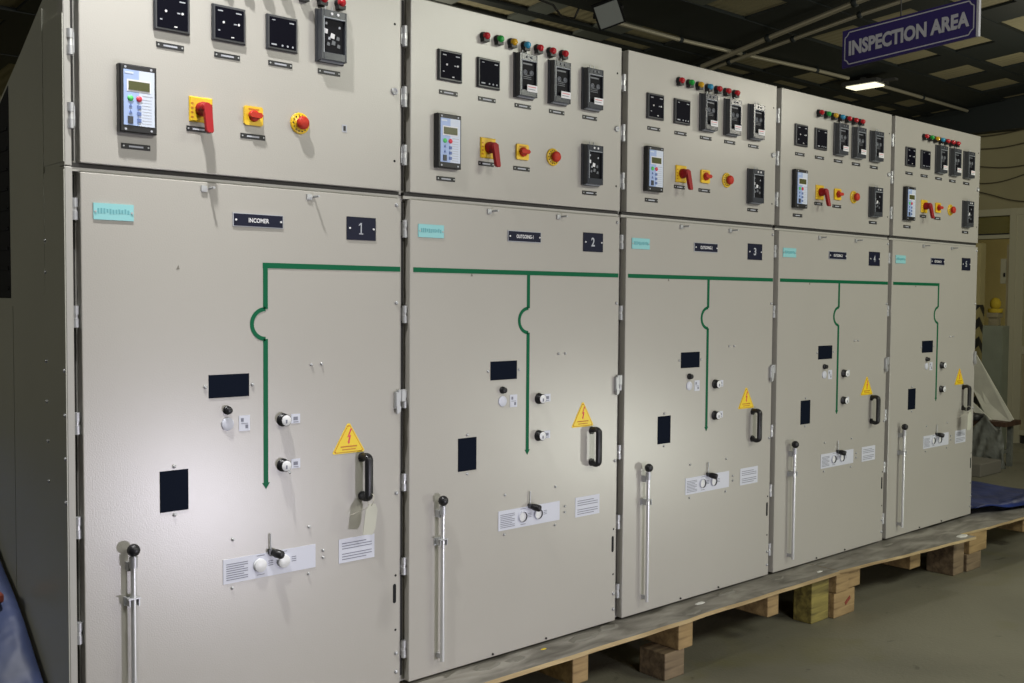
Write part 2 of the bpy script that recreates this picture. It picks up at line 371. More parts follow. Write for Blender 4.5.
def rotary(par):
    cx, cz = .315, 1.716
    b = MB(); b.box(cx - .034, cx + .031, -.006, 0, cz - .034, cz + .032, 'yellow', .003)
    for i in range(4): b.box(cx - .031 + .0, cx - .024, -.0068, -.0055, cz + .012 - i * .012, cz + .016 - i * .012, 'amberline')
    o = b.build('rotary_switch', par, label='rotary switch on a square yellow plate')
    h = MB(); h.lathe((cx, -.006, cz), (0, -1, 0), [(0, .019), (.012, .019), (.016, .016), (.032, .015), (.034, .012), (.034, .0001)], 'red', 20)
    q = [(cx - .011, cz + .010, -.040), (cx - .010, cz - .062, -.056), (cx - .006, cz - .067, -.058), (cx + .006, cz - .067, -.058), (cx + .010, cz - .062, -.056), (cx + .013, cz + .010, -.040)]
    vs = [(a_, c_, b_) for a_, b_, c_ in q] + [(a_, c_ + .013, b_) for a_, b_, c_ in q]
    h.add(vs, [tuple(range(6)), tuple(range(11, 5, -1))] + [(i + 6, (i + 1) % 6 + 6, (i + 1) % 6, i) for i in range(6)], 'red')
    h.build('switch_handle', o, label='red pistol grip handle', bev=.003)
    nameplate(par, cx - .008, cz - .053, .066)
def cam_switch(par):
    cx, cz = .465, 1.717
    b = MB(); b.prism([(cx + a, cz + c) for a, c in ((-.028, -.022), (-.024, -.026), (.024, -.026), (.028, -.022), (.028, .022), (.024, .026), (-.024, .026), (-.028, .022))], -.007, 0, 'yellow')
    b.box(cx - .016, cx + .016, -.0078, -.0065, cz + .017, cz + .020, 'amberline')
    o = b.build('selector_switch', par, label='small selector switch on a yellow plate')
    h = MB(); h.lathe((cx, -.007, cz), (0, -1, 0), [(0, .016), (.007, .015), (.009, .013), (.009, .0001)], 'estop', 18)
    h.prism([(cx - .020, cz - .003), (cx - .014, cz - .007), (cx + .014, cz - .007), (cx + .020, cz), (cx + .014, cz + .007), (cx - .014, cz + .007), (cx - .020, cz + .003)], -.026, -.014, 'estop')
    h.build('switch_knob', o, label='red turning knob')
    nameplate(par, cx, cz - .056)
def estop(par):
    cx, cz = .611, 1.714
    b = MB(); b.lathe((cx, 0, cz), (0, -1, 0), [(0, .030), (.004, .030), (.006, .028), (.006, .016), (.011, .015), (.012, .0142)], 'yellow', 26)
    for i in range(14):
        a = 2 * PI * i / 14
        b.cyl((cx + .023 * math.cos(a), -.0068, cz + .023 * math.sin(a)), (cx + .023 * math.cos(a), -.0055, cz + .023 * math.sin(a)), .0022, 'black', n=6)
    o = b.build('emergency_stop', par, label='emergency stop with round yellow collar')
    MB().lathe((cx, 0, cz), (0, -1, 0), [(.010, .011), (.014, .018), (.021, .019), (.026, .017), (.029, .011), (.030, .0001)], 'estop', 24).build('stop_button', o, label='red mushroom push button')

def cabinet(i, number, title, label, first=False, last=False):
    P = empty('switchgear_cubicle', (i, 0, 0), label, 'electrical cabinet', 'switchgear cubicles standing in a row')
    # body
    b = MB()
    prof = [(.036, 0), (1.35, 0), (1.35, 1.75), (.56, 1.75), (.52, 1.768), (.34, 1.862), (.15, 1.968), (.05, 2.149), (.036, 2.149)]
    b.prismx(prof, -.036, .9635, 'sidepaint' if first else 'paint2')
    o = b.build('cabinet_body', P)
    b = MB()   # the strips of the folded frame the hinges sit on
    ys = .003 if first else .022
    b.box(-.0362, -.0175, ys, .040, 0, 1.5370, 'paint2', .002); b.box(-.0362, -.0185, ys, .040, 1.5390, 2.149, 'paint2', .002)
    b.box(-.018, .9637, .0345, .0362, 0, 2.149, 'paint2')
    b.box(-.018, .9636, .012, .036, 1.5275, 1.537, 'paint2')
    b.build('door_frame', P)
    b = MB(); b.box(-.017, -.004, .031, .0344, .02, 1.52, 'rubber'); b.box(-.017, -.004, .031, .0344, 1.555, 2.14, 'rubber'); b.box(-.017, .9636, .010, .0345, 1.5378, 1.5475, 'rubber')
    b.build('door_seal', P, label='dark rubber seal')
    if not first:
        b = MB(); b.box(-.0362, -.020, -.008, .003, .898, .936, 'zinc', .002); b.build('latch_end', P, label='zinc end of the neighbouring latch')  # end of the previous cubicle's latch, built onto this frame
    # doors
    b = MB(); b.box(0, .9625, 0, .030, 1.5484, 2.1487, 'paint'); U = b.build('upper_door', P, bev=.0025)
    b = MB(); b.box(0, .9625, 0, .030, .004, 1.5257, 'paint'); L = b.build('lower_door', P, bev=.0025)
    for z in (1.661, 1.839, 2.024): hinge(U, -.0200, z, .05, .011, .004)
    for z in (.109, .374, .641, .903, 1.169, 1.435): hinge(L, -.0095, z, .042, .007, .016)
    # upper door furniture
    for z in (2.0525, 1.6385): hole(U, .940, z)
    MB().lathe((.938, 0, 1.849), (0, -1, 0), [(0, .011), (.006, .011), (.008, .008), (.004, .007), (.004, .0001)], 'zinc', 14).build('door_lock', U)
    numeric_relay(P); rotary(P); cam_switch(P); estop(P)
    if first:
        for x, k in ((.234, 0), (.393, 0), (.553, 1)): meter(P, x, 1.955 - (.0 if k else .003), k)
        relay(P, .661, .755, 1.897, 2.047, 'flag')
        xs = [.381 + .06 * q for q in range(7)]
        h = MB(); h.box(.752, .768, -.0012, .001, 1.706, 1.728, 'lightgrey'); h.box(.756, .764, -.002, -.001, 1.710, 1.724, 'black'); h.build('keyhole', U)
    else:
        meter(P, .151, 1.957, 0); meter(P, .312, 1.957, 1)
        for x0, k in ((.424, 'a'), (.584, 'b'), (.750, 'b')): relay(P, x0, x0 + .090, 1.897, 2.047, k)
        relay(P, .753, .843, 1.628, 1.776, 'flag')
        xs = [.292 + .06 * q for q in range(7)]
    for x, k in zip(xs, ('lred', 'lgreen', 'lyellow', 'lblue', 'lred', 'lred', 'lred')): lamp(P, x, 2.075, k)
    # lower door plates
    b = MB(); b.box(.030, .131, -.003, 0, 1.411, 1.452, 'teal')
    rnd = random.Random(5)
    for j in range(11): b.box(.040 + j * .0075, .0445 + j * .0075, -.0036, -.0025, 1.429 - .003 * rnd.random(), 1.437 + .003 * rnd.random(), 'tealprint')
    for x in (.035, .126): b.cyl((x, -.005, 1.431), (x, -.0025, 1.431), .0028, 'zinc', n=8)
    b.build('rating_plate', P, label='pale teal engraved plate')
    b = MB(); b.box(.404, .557, -.003, 0, 1.413, 1.450, 'lightgrey'); b.box(.406, .555, -.0036, -.002, 1.415, 1.448, 'navy')
    for x in (.412, .549): b.cyl((x, -.006, 1.431), (x, -.003, 1.431), .003, 'plasticwhite', n=8)
    b.text(title, .481, 1.4315, -.0041, .062 if title == 'INCOMER' else .078, .0125, 'white'); b.build('title_plate', P, label='navy nameplate with white lettering')
    b = MB(); b.box(.768, .870, -.003, 0, 1.392, 1.460, 'navy')
    for x in (.777, .861): b.cyl((x, -.006, 1.426), (x, -.003, 1.426), .003, 'plasticwhite', n=8)
    (b.box(.8155, .819, -.0038, -.003, 1.411, 1.443, 'lightgrey').box(.810, .8245, -.0038, -.003, 1.409, 1.412, 'lightgrey').prism([(.8155, 1.443), (.809, 1.437), (.809, 1.434), (.8155, 1.438)], -.0038, -.003, 'lightgrey') if first else b.text(number, .816, 1.427, -.0041, .018, .032, 'lightgrey')); b.build('number_plate', P, label='dark plate engraved with the panel number')
    # green single line diagram
    g = MB(); t = .0075
    zt = 1.3085
    if first: g.box(.494, .962, -.0012, 0, zt - t, zt + t, 'green')
    elif last: g.box(.012, .510, -.0012, 0, zt - t, zt + t, 'green')
    else: g.box(.012, .957, -.0012, 0, zt - t, zt + t, 'green')
    g.box(.495, .509, -.0012, 0, 1.187, zt - t, 'green'); g.box(.495, .509, -.0012, 0, .698, 1.103, 'green')
    pts = []
    for q in range(17):
        a = PI / 2 + PI * q / 16; pts.append((.502 + .0475 * math.cos(a), 1.145 + .0475 * math.sin(a)))
    for q in range(16, -1, -1):
        a = PI / 2 + PI * q / 16; pts.append((.502 + .036 * math.cos(a), 1.145 + .036 * math.sin(a)))
    for q in range(16):
        g.prism([pts[q], pts[q + 1], pts[32 - q], pts[33 - q]], -.0012, 0, 'green')
    g.prism([(.490, .698), (.502, .680), (.514, .698)], -.0012, 0, 'green')
    g.build('mimic_line', P, label='green painted single line diagram')
    # viewing windows
    for (x0, x1, z0, z1, sc) in ((.332, .451, .946, 1.009, 'h'), (.195, .273, .653, .762, 'v')):
        b = MB(); b.box(x0, x1, -.0022, 0, z0, z1, 'window', .0012); o = b.build('viewing_window', P, label='dark glass viewing window')
        b = MB(); cx, cz = (x0 + x1) / 2, (z0 + z1) / 2
        for s in (-1, 1):
            p = (cx + s * ((x1 - x0) / 2 + .010), 0, cz) if sc == 'h' else (cx, 0, cz + s * ((z1 - z0) / 2 + .010))
            b.lathe(p, (0, -1, 0), [(0, .005), (.003, .0048), (.005, .003), (.005, .0001)], 'zinc', 10)
        b.build('window_screw', o)
    # operating points
    b = MB(); b.lathe((.385, 0, .911), (0, -1, 0), [(0, .012), (.006, .012), (.006, .0095), (.016, .0095), (.018, .008), (.018, .0001)], 'black', 18); b.build('push_knob', P, label='small black push knob')
    b = MB(); b.lathe((.386, 0, .873), (0, -1, 0), [(0, .018), (.003, .018), (.004, .0165), (.004, .0001)], 'label', 20); b.build('blanking_cap', P, label='pale round blanking cap')
    b = MB(); b.box(.420, .453, -.0015, 0, .850, .893, 'label')
    b.box(.426, .434, -.002, -.001, .876, .886, 'print'); b.box(.439, .447, -.002, -.001, .857, .867, 'print'); b.box(.426, .447, -.002, -.001, .870, .8715, 'print'); b.build('position_label', P, label='small pale position sticker')
    for z in (.872, .7425):
        b = MB(); b.lathe((.555, 0, z), (0, -1, 0), [(0, .019), (.004, .019), (.004, .0165), (.022, .0165), (.023, .015)], 'black', 22)
        o = b.build('lock_cylinder', P, label='round black interlock with a pale face')
        b = MB(); b.lathe((.555, 0, z), (0, -1, 0), [(.0225, .0155), (.0245, .0135), (.0245, .0001)], 'plasticwhite', 20)
        b.box(.552, .556, -.0262, -.024, z - .008, z + .002, 'print'); b.build('lock_face', o)
        b = MB(); b.box(.582, .611, -.0015, 0, z - .013, z + .014, 'label'); b.box(.589, .603, -.002, -.001, z - .004, z + .006, 'print'); b.box(.589, .605, -.002, -.001, z - .010, z - .008, 'print')
        b.build('lock_label', P, label='small pale lock sticker')
    if first: MB().cyl((.560, -.030, .7265), (.566, -.022, .722), .004, 'zinc', n=8).build('lock_tab', P)
    for x in (.648, .682): bolt(L, x, 1.026, .0045)
    for x, z in ((.640, .552), (.638, .415), (.400, .552), (.398, .417), (.687, .476), (.687, .455)): bolt(L, x, z, .0045)
    for x in (.325, .645):    # cam latches at the head of the door
        b = MB(); b.box(x - .012, x + .004, -.005, 0, 1.500, 1.516, 'zinc'); b.cyl((x + .012, 0, 1.510), (x + .012, -.030, 1.510), .0035, 'zinc', n=8); b.build('door_clip', L)
    for z in (1.505, 1.205): bolt(L, .948, z, .006)
    # instruction plate
    b = MB(); b.box(.371, .661, -.0018, 0, .431, .499, 'label')
    for q in range(8): b.box(.380, .445 - .012 * (q % 3 == 2), -.0023, -.0015, .440 + q * .0062, .4422 + q * .0062, 'print')
    for x, z in ((.516, .474), (.516, .468), (.516, .462), (.590, .474), (.590, .468), (.590, .462)): b.box(x - .008, x + .007, -.0023, -.0015, z - .0012, z + .001, 'print')
    for x, z in ((.484, .494), (.484, .440), (.555, .494)): b.box(x - .012, x + .012, -.0023, -.0015, z - .001, z + .001, 'print')
    o = b.build('instruction_plate', P, label='long pale instruction plate with two round openings')
    for x in (.481, .555):
        if first:
            b = MB(); b.lathe((x, 0, .467), (0, -1, 0), [(.0018, .0190), (.010, .0185), (.011, .0172), (.011, .0001)], 'plasticwhite', 24); b.build('port_cap', o, label='white round cap'); continue
        b = MB(); b.lathe((x, 0, .467), (0, -1, 0), [(.0018, .0195), (.008, .0190), (.0085, .0175)], 'label', 24); b.lathe((x, 0, .467), (0, -1, 0), [(.0085, .0175), (-.012, .0170)], 'bezel', 24)
        b.lathe((x, 0, .467), (0, -1, 0), [(.0026, .0172), (.0026, .0001)], 'plasticwhite', 24); b.build('access_port', o)
    b = MB(); b.cyl((.513, -.006, .506), (.513, -.006, .552), .0022, 'zinc', n=8); b.box(.506, .520, -.012, 0, .494, .508, 'bezel')
    o = b.build('shutter_lever', P)
    b = MB(); b.lathe((.518, -.006, .499), (.55, -1, -.22), [(0, .008), (.012, .012), (.030, .012), (.036, .009), (.036, .0001)], 'black', 16); b.build('lever_grip', o, label='black plastic grip')
    b = MB(); b.box(.741, .868, -.0015, 0, .427, .499, 'label')
    for q in range(7):
        if q != 3: b.box(.752, .858 - .02 * (q % 3 == 0), -.002, -.001, .436 + q * .008, .4385 + q * .008, 'print')
    b.build('warning_label', P, label='pale rectangular notice with small print')
    # high voltage triangle
    def tri(e, y0, y1, k, mbx):
        cx = .7755; c = (.8465 + .757 * 2) / 3
        base = [(.7195, .760), (.7235, .7555), (.8275, .7555), (.8315, .760), (.780, .8445), (.771, .8445)]
        mbx.prism([(cx + (x - cx) * e, c + (z - c) * e) for x, z in base], y0, y1, k)
    b = MB(); tri(1.0, -.0008, 0, 'yellow2', b); tri(.90, -.0012, -.0005, 'amberline', b); tri(.84, -.0016, -.001, 'yellow2', b)
    b.prism([(.781, .829), (.770, .803), (.7765, .805), (.7725, .790), (.7705, .791), (.7745, .7835), (.780, .789), (.7775, .789), (.783, .8095), (.7765, .8085), (.7865, .829)][::1], -.0021, -.0012, 'kred')
    b.box(.747, .804, -.0021, -.0012, .774, .778, 'amberline'); b.box(.752, .800, -.0021, -.0012, .766, .769, 'amberline')
    b.build('high_voltage_sticker', P, label='yellow triangular high voltage warning sticker')
    # pull handle
    b = MB(); X = .823
    for z in (.739, .622): b.cyl((X, 0, z), (X, -.005, z), .014, 'black', n=16)
    path = [(X, 0, .622), (X, -.014, .617)]
    for q in range(6): a = PI / 2 * q / 5; path.append((X, -.022 - .016 * math.sin(a), .628 - .012 * math.cos(a)))
    for q in range(6): a = PI / 2 * q / 5; path.append((X, -.022 - .016 * math.cos(a), .733 + .012 * math.sin(a)))
    path += [(X, -.014, .744), (X, 0, .739)]
    b.tube(path, .0095, 'black', n=12, flat=1.45); b.build('pull_handle', P, label='black bail pull handle')
    # racking lever
    X = .113
    b = MB(); b.cyl((X, -.027, .052), (X, -.027, .562), .0072, 'chrome', n=18)
    b.cyl((X, -.027, .528), (X, -.027, .556), .0105, 'zinc', n=18)
    o = b.build('racking_lever', P, label='bright steel operating lever with a black ball knob')
    MB().ball((X, -.029, .573), .0165, 'black', 18).build('lever_knob', o, label='black ball knob')
    for z, hh in ((.438, .018),):
        b = MB(); b.box(X - .016, X + .016, -.004, 0, z - .012, z + .012, 'zinc'); b.box(X - .012, X - .009, -.030, 0, z - hh / 2, z + hh / 2, 'zinc'); b.box(X + .010, X + .013, -.036, 0, z - hh / 2, z + hh / 2, 'zinc')
        b.box(X - .017, X + .015, -.038, -.018, z + .010, z + .013, 'zinc'); b.build('lever_clip', o)
    b = MB(); b.box(X - .004, X + .004, -.020, 0, .060, .075, 'zinc'); b.box(X - .010, X + .004, -.0195, 0, .518, .540, 'zinc'); b.build('lever_bracket', o)
    # lock side of the lower door
    sl = [(.944 + .006 * math.cos(a), .323 + .006 * math.sin(a)) for a in [PI * q / 8 for q in range(9)]] + [(.944 + .006 * math.cos(a), .274 + .006 * math.sin(a)) for a in [PI + PI * q / 8 for q in range(9)]]
    MB().prism(sl, -.0005, .002, 'matteblack').build('handle_slot', L, label='black oval slot')
    for z in (.355, .183): hole(L, .948, z)
    for z in (.614, .109, .050): bolt(L, .950, z, .0065)
    b = MB(); b.box(.940, .958, -.012, 0, .878, .930, 'zinc', .002); b.box(.950, .9625, -.010, -.001, .900, .936, 'zinc', .002); b.prism([(.944, .862), (.956, .868), (.958, .885), (.942, .885)], -.014, -.004, 'zinc')
    b.build('door_latch', L, label='zinc swing latch')
    for x in (.35, .6): bolt(L, x, .014, .004, 'rubber')
    MB().prism([(.244, 1.292), (.253, 1.292), (.2495, 1.303)], -.0008, 0, 'debris').build('paint_chip', L, label='small dark triangular mark')
    if first:
        # side skin: seams, rivets and the dark opening behind
        b = MB(); b.box(-.0385, -.036, .004, .148, 1.548, 1.905, 'sidepaint'); b.box(-.0382, -.036, .004, .420, .01, 1.530, 'sidepaint')
        b.prismx([(.152, 1.220), (.425, 1.220), (.425, 1.800), (.34, 1.845), (.152, 1.945)][::1], -.0388, -.036, 'sidepaint')
        b.box(-.0384, -.036, .424, 1.34, .01, 1.190, 'sidepaint')
        b.build('side_panel', P)
        b = MB(); b.prismx([(.445, 1.212), (1.30, 1.212), (1.30, 1.735), (.56, 1.735), (.445, 1.795)], -.0375, -.036, 'matteblack')
        for q in range(9): b.box(-.041, -.037, .455, 1.28, 1.235 + q * .055, 1.245 + q * .055, 'matteblack')
        b.build('vent_louvre', P, label='black ventilation opening')
        for k_, (y, z) in enumerate([(.148, 1.053), (.146, .95), (.142, .848), (.138, .745), (.012, 1.036), (.012, .925), (.012, .817), (.012, .708), (.145, 1.36), (.145, 1.28)]):
            MB().lathe((-.0382, y, z), (-1, 0, 0), [(0, .005), (.003, .004), (.004, .0001)], 'zinc', 8).build('rivet', P)
    return P

TITLE = ['INCOMER', 'OUTGOING-1', 'OUTGOING-2', 'OUTGOING-3', 'OUTGOING-4']
LAB = ['beige-grey switchgear cubicle with INCOMER nameplate and number 1, nearest the camera',
       'beige-grey switchgear cubicle numbered 2, second in the row beside the INCOMER one',
       'beige-grey switchgear cubicle numbered 3, in the middle of the row',
       'beige-grey switchgear cubicle numbered 4, second from the far end',
       'beige-grey switchgear cubicle numbered 5, farthest, where the green line ends']
for i in range(5): cabinet(i, str(i + 1), TITLE[i], LAB[i], i == 0, i == 4)

# paper tags tied to two of the handles
def tag(x, z0, w, h, label, tilt):
    P = empty('paper_tag', (x, -.045, z0), label, 'tag', 'paper tags tied to door handles')
    s = MB(); pts = []
    for q in range(13): a = 2 * PI * q / 12; pts.append((.0 + .004 * math.sin(a * 1), -.004 - .014 * math.cos(a), .010 + .018 * math.sin(a)))
    s.tube(pts, .0012, 'string', n=6); s.tube([(0, -.004, -.008), (-.03, .010, -.02), (-.05, .030, -.035)], .0012, 'string', n=6)
    s.build('string_loop', P)
    b = MB(); t = math.radians(tilt)
    poly = [(-.008, 0), (-w * .5, -h * .25), (-w * .5, -h), (w * .3, -h), (w * .5, -h * .8), (w * .5, -h * .2), (.012, 0)]
    poly = [(x_ * math.cos(t) - z_ * math.sin(t), x_ * math.sin(t) + z_ * math.cos(t)) for x_, z_ in poly]
    b.prism(poly, -.0118, -.0102, 'tag'); b.build('tag_card', P)
tag(.823, .605, .042, .092, 'crumpled paper tag tied under the handle of cubicle 1', -8)
tag(4.823 - .10 + .07, .610, .05, .105, 'narrow white paper tag hanging from the handle of cubicle 5', -4)

# ------------------------------------------------------------------ timber under the cubicles
FL = -.235
def board(name, pts, z0, z1, label, zskew=0):
    b = MB(); n = len(pts)
    vs = [(x, y, z0) for x, y in pts] + [(x, y, z1) for x, y in pts]
    b.add(vs[n:], [tuple(range(n))], 'plytop'); b.add(vs[:n], [tuple(range(n - 1, -1, -1))], 'plyedge')
    b.add(vs, [(i, (i + 1) % n, (i + 1) % n + n, i + n) for i in range(n)], 'plyedge')
    o = b.build(name, label=label, cat='board', group='plywood boards under the cubicles'); return o
def rough(x0, x1, ya, yb, step=.12, amp=.004):
    n = int((x1 - x0) / step); r = random.Random(int(x0 * 100))
    return [(x0 + (x1 - x0) * i / n, ya + (yb - ya) * i / n + r.uniform(-amp, amp)) for i in range(n + 1)]
board('plywood_board', rough(1.0, 3.30, -.135, -.152) + [(3.30, 1.3), (1.0, 1.3)], -.024, -.008, 'long dusty plywood board under cubicles 2 to 4')
board('plywood_board', rough(3.305, 4.47, -.150, -.255) + [(4.47, 1.3), (3.305, 1.3)], -.022, -.008, 'plywood board jutting forward under cubicles 4 and 5')
board('plywood_board', [(4.475, -.15)] + rough(4.8, 6.0, -.180, -.225) + [(6.0, 1.3), (4.475, 1.3)], -.030, -.016, 'plywood board running out past the far end of the row')
board('plywood_board', [(-.02, .03), (.99, .03), (.99, 1.3), (-.02, 1.3)], -.024, -.008, 'plywood board under the INCOMER cubicle')
def timber(name, x0, x1, y0, y1, z0, z1, k, label, group):
    b = MB(); b.box(0, x1 - x0, 0, y1 - y0, 0, z1 - z0, k); o = b.build(name, label=label, cat='timber block', group=group, bev=.004); o.location = (x0, y0, z0); return o
G1, G2 = 'timber bearers laid under the plywood', 'timber blocks standing on the floor'
for (x0, x1, z0, k, y0, y1, lab) in ((1.612, 1.690, -.125, 'wood', -.125, 1.2, 'pine bearer end under the plywood between cubicles 2 and 3, nearest'), (2.185, 2.272, -.130, 'wood', -.128, 1.2, 'pine bearer under the plywood in front of cubicle 3'),
        (2.775, 2.856, -.122, 'wood', -.128, .9, 'pine bearer projecting under the joint of cubicles 3 and 4'), (3.305, 3.412, -.118, 'wood', -.135, .6, 'left of the two bearers resting on the pale block'),
        (3.425, 3.531, -.118, 'wood', -.125, .6, 'right of the two bearers resting on the pale block'), (4.045, 4.153, -.140, 'wood', -.110, .8, 'pine bearer projecting alone under cubicle 5'),
        (4.59, 4.80, -.140, 'wood', -.165, .6, 'wide pine bearer on grey blocks at the plywood end'), (5.32, 5.43, -.130, 'wood', -.15, 1.1, 'pine bearer near the blue tarpaulin at far right')):
    timber('timber_bearer', x0, x1, y0, y1, z0, -.0245 if x0 < 4.5 else -.031, k, lab, G1)
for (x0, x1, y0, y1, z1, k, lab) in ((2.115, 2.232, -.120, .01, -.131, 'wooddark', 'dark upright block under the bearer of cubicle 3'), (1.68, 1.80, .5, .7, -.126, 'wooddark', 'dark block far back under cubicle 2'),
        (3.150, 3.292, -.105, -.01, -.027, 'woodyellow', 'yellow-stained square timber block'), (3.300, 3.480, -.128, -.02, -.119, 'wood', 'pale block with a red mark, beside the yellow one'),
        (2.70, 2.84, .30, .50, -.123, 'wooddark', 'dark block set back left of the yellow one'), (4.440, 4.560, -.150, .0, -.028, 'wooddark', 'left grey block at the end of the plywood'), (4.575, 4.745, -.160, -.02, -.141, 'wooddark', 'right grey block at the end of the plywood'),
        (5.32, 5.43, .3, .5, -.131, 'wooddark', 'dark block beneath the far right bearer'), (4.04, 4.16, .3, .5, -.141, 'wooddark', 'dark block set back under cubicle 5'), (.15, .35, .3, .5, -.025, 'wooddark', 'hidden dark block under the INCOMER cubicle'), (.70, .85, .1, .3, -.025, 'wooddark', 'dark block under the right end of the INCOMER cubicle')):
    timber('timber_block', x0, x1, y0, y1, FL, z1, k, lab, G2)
# red chalk mark on the pale block
b = MB(); b.prism([(3.40, -.19), (3.44, -.165), (3.435, -.15), (3.39, -.175)], -.1295, -.128, 'redbrown'); o = b.build('chalk_mark', label='small red mark on the front of the pale timber block', cat='mark')
# scraps lying on the plywood
def scrap(x, y, z, s, k, lab, seed):
    r = random.Random(seed); b = MB(); n = 7
    top = [(x + s * (.8 + .4 * r.random()) * math.cos(2 * PI * i / n), y + .45 * s * (.7 + .5 * r.random()) * math.sin(2 * PI * i / n)) for i in range(n)]
    vs = [(a, c, z) for a, c in top] + [(x + (a - x) * .7, y + (c - y) * .7, z + s * .09 * (.6 + .6 * r.random())) for a, c in top]
    b.add(vs, [tuple(range(n - 1, -1, -1)), tuple(range(n, 2 * n))] + [(i, (i + 1) % n, (i + 1) % n + n, i + n) for i in range(n)], k)
    b.build('scrap', label=lab, cat='scrap', group='scraps lying on the plywood')
scrap(1.42, -.045, -.008, .05, 'debris', 'flat grey scrap on the nearest plywood, below cubicle 2', 1)
scrap(1.75, -.04, -.008, .07, 'debris', 'grey torn scrap on the plywood near the cubicle 2 and 3 joint', 2)
scrap(1.56, -.03, -.008, .015, 'yellow2', 'tiny tan chip on the plywood below cubicle 2', 3)
scrap(2.42, -.05, -.008, .03, 'pipewhite', 'pale paper flake on the plywood below cubicle 3', 4)
scrap(3.22, -.10, -.008, .022, 'pipewhite', 'pale crumb on the plywood edge above the yellow block', 5)
scrap(4.42, -.20, -.008, .05, 'pipewhite', 'white torn paper on the corner of the jutting plywood', 6)
scrap(3.35, -.03, -.008, .05, 'debris', 'dark scrap on the plywood in front of cubicle 4', 8)
scrap(1.30, -.03, -.008, .06, 'debris', 'torn grey strip at the left start of the bare plywood below cubicle 2', 10)
scrap(1.90, -.02, -.008, .06, 'debris', 'thin dark peel of ply at the foot of cubicle 2, by its right corner', 11)
scrap(2.30, -.10, -.008, .06, 'debris', 'grey splinter near the plywood front edge below cubicle 3', 12)
scrap(2.62, -.025, -.008, .07, 'debris', 'dark flake touching the bottom of the cubicle 3 door', 13)
scrap(2.98, -.04, -.008, .05, 'debris', 'grey crumbled filler at the foot of the cubicle 3 and 4 gap', 14)
scrap(3.95, -.035, -.008, .045, 'debris', 'dark scrap on the plywood at the foot of cubicle 5', 9)

# ------------------------------------------------------------------ tarpaulins
def heap(name, x0, x1, y0, y1, nx, ny, fn, k, label, cat, thick=.012):
    vs = []; 
    for j in range(ny + 1):
        for i in range(nx + 1):
            x = x0 + (x1 - x0) * i / nx; y = y0 + (y1 - y0) * j / ny; vs.append((x, y, fn(x, y)))
    n = len(vs)
    fs = [(j * (nx + 1) + i, j * (nx + 1) + i + 1, (j + 1) * (nx + 1) + i + 1, (j + 1) * (nx + 1) + i) for j in range(ny) for i in range(nx)]
    b = MB(); b.add(vs, fs, k, True); o = b.build(name, label=label, cat=cat)
    md = o.modifiers.new('t', 'SOLIDIFY'); md.thickness = thick; md.offset = -1
    return o
rr = random.Random(11); ph = [rr.uniform(0, 6) for _ in range(12)]
def wob(x, y, s): return sum(math.sin(x * s * (1.3 + q * .7) + ph[q]) * math.cos(y * s * (1 + q * .6) + ph[q + 4]) / (1.6 + q) for q in range(4))
# blue heap beside the left flank
def f_left(x, y):
    t = min(1, max(0, (-.055 - x) / .75)); e = min(1, max(0, (y + .9) / 1.2))
    h = (.235 + .62 * min(max(y, -.3), 1.1)) * (1 - .55 * t ** 1.5) + .010 * wob(x, y, 9) - .11
    return FL + .02 + max(0, h - 0) * 1.0 + .225 * e * (1 - t)
heap('blue_tarpaulin', -1.2, -.050, -.55, 1.5, 34, 54, lambda x, y: max(FL + .014, f_left(x, y)), 'bluetarp2', 'crumpled pale blue tarpaulin heaped against the dark flank of cubicle 1', 'tarpaulin')
def f_right(x, y):
    fold = .035 * math.exp(-((y - (-.02 + .10 * (x - 5))) / .045) ** 2)
    return -.0125 + .010 + fold + .008 * (1 + wob(x, y, 7)) 
heap('blue_tarpaulin', 4.975, 6.0, -.03, .95, 44, 40, f_right, 'bluetarp', 'dark blue tarpaulin spread on the plywood beyond cubicle 5', 'tarpaulin', .003)
for v_ in bpy.data.objects['blue_tarpaulin.001'].data.vertices:
    v_.co.y -= .19 * min(.55, v_.co.x - 4.975) * max(0, 1 - v_.co.y)

# ------------------------------------------------------------------ setting: floor, walls, roof
def struct(mb, name): return mb.build(name, kind='structure')
struct(MB().box(-7, 14, -9, 7, FL - .1, FL, 'concrete'), 'floor')
struct(MB().box(-7, 14, 6.9, 7, FL, 3.6, 'wall'), 'wall_back')
struct(MB().box(-7, -6.9, -9, 6.9, FL, 4.3, 'wall'), 'wall_left')
struct(MB().box(-7, 14, -9.1, -9, FL, 4.3, 'wall'), 'wall_front')
b = MB(); b.box(10, 10.15, -9, 6.9, 2.17, 4.2, 'wall'); b.box(10, 10.15, 2.75, 6.9, FL, 2.17, 'wall'); b.box(10, 10.15, -9, -1.0, FL, 2.17, 'wall')
struct(b, 'wall_right')
b = MB(); b.box(13.0, 13.1, -3, 5, FL, 3.6, 'wall2'); struct(b, 'wall_far_right')
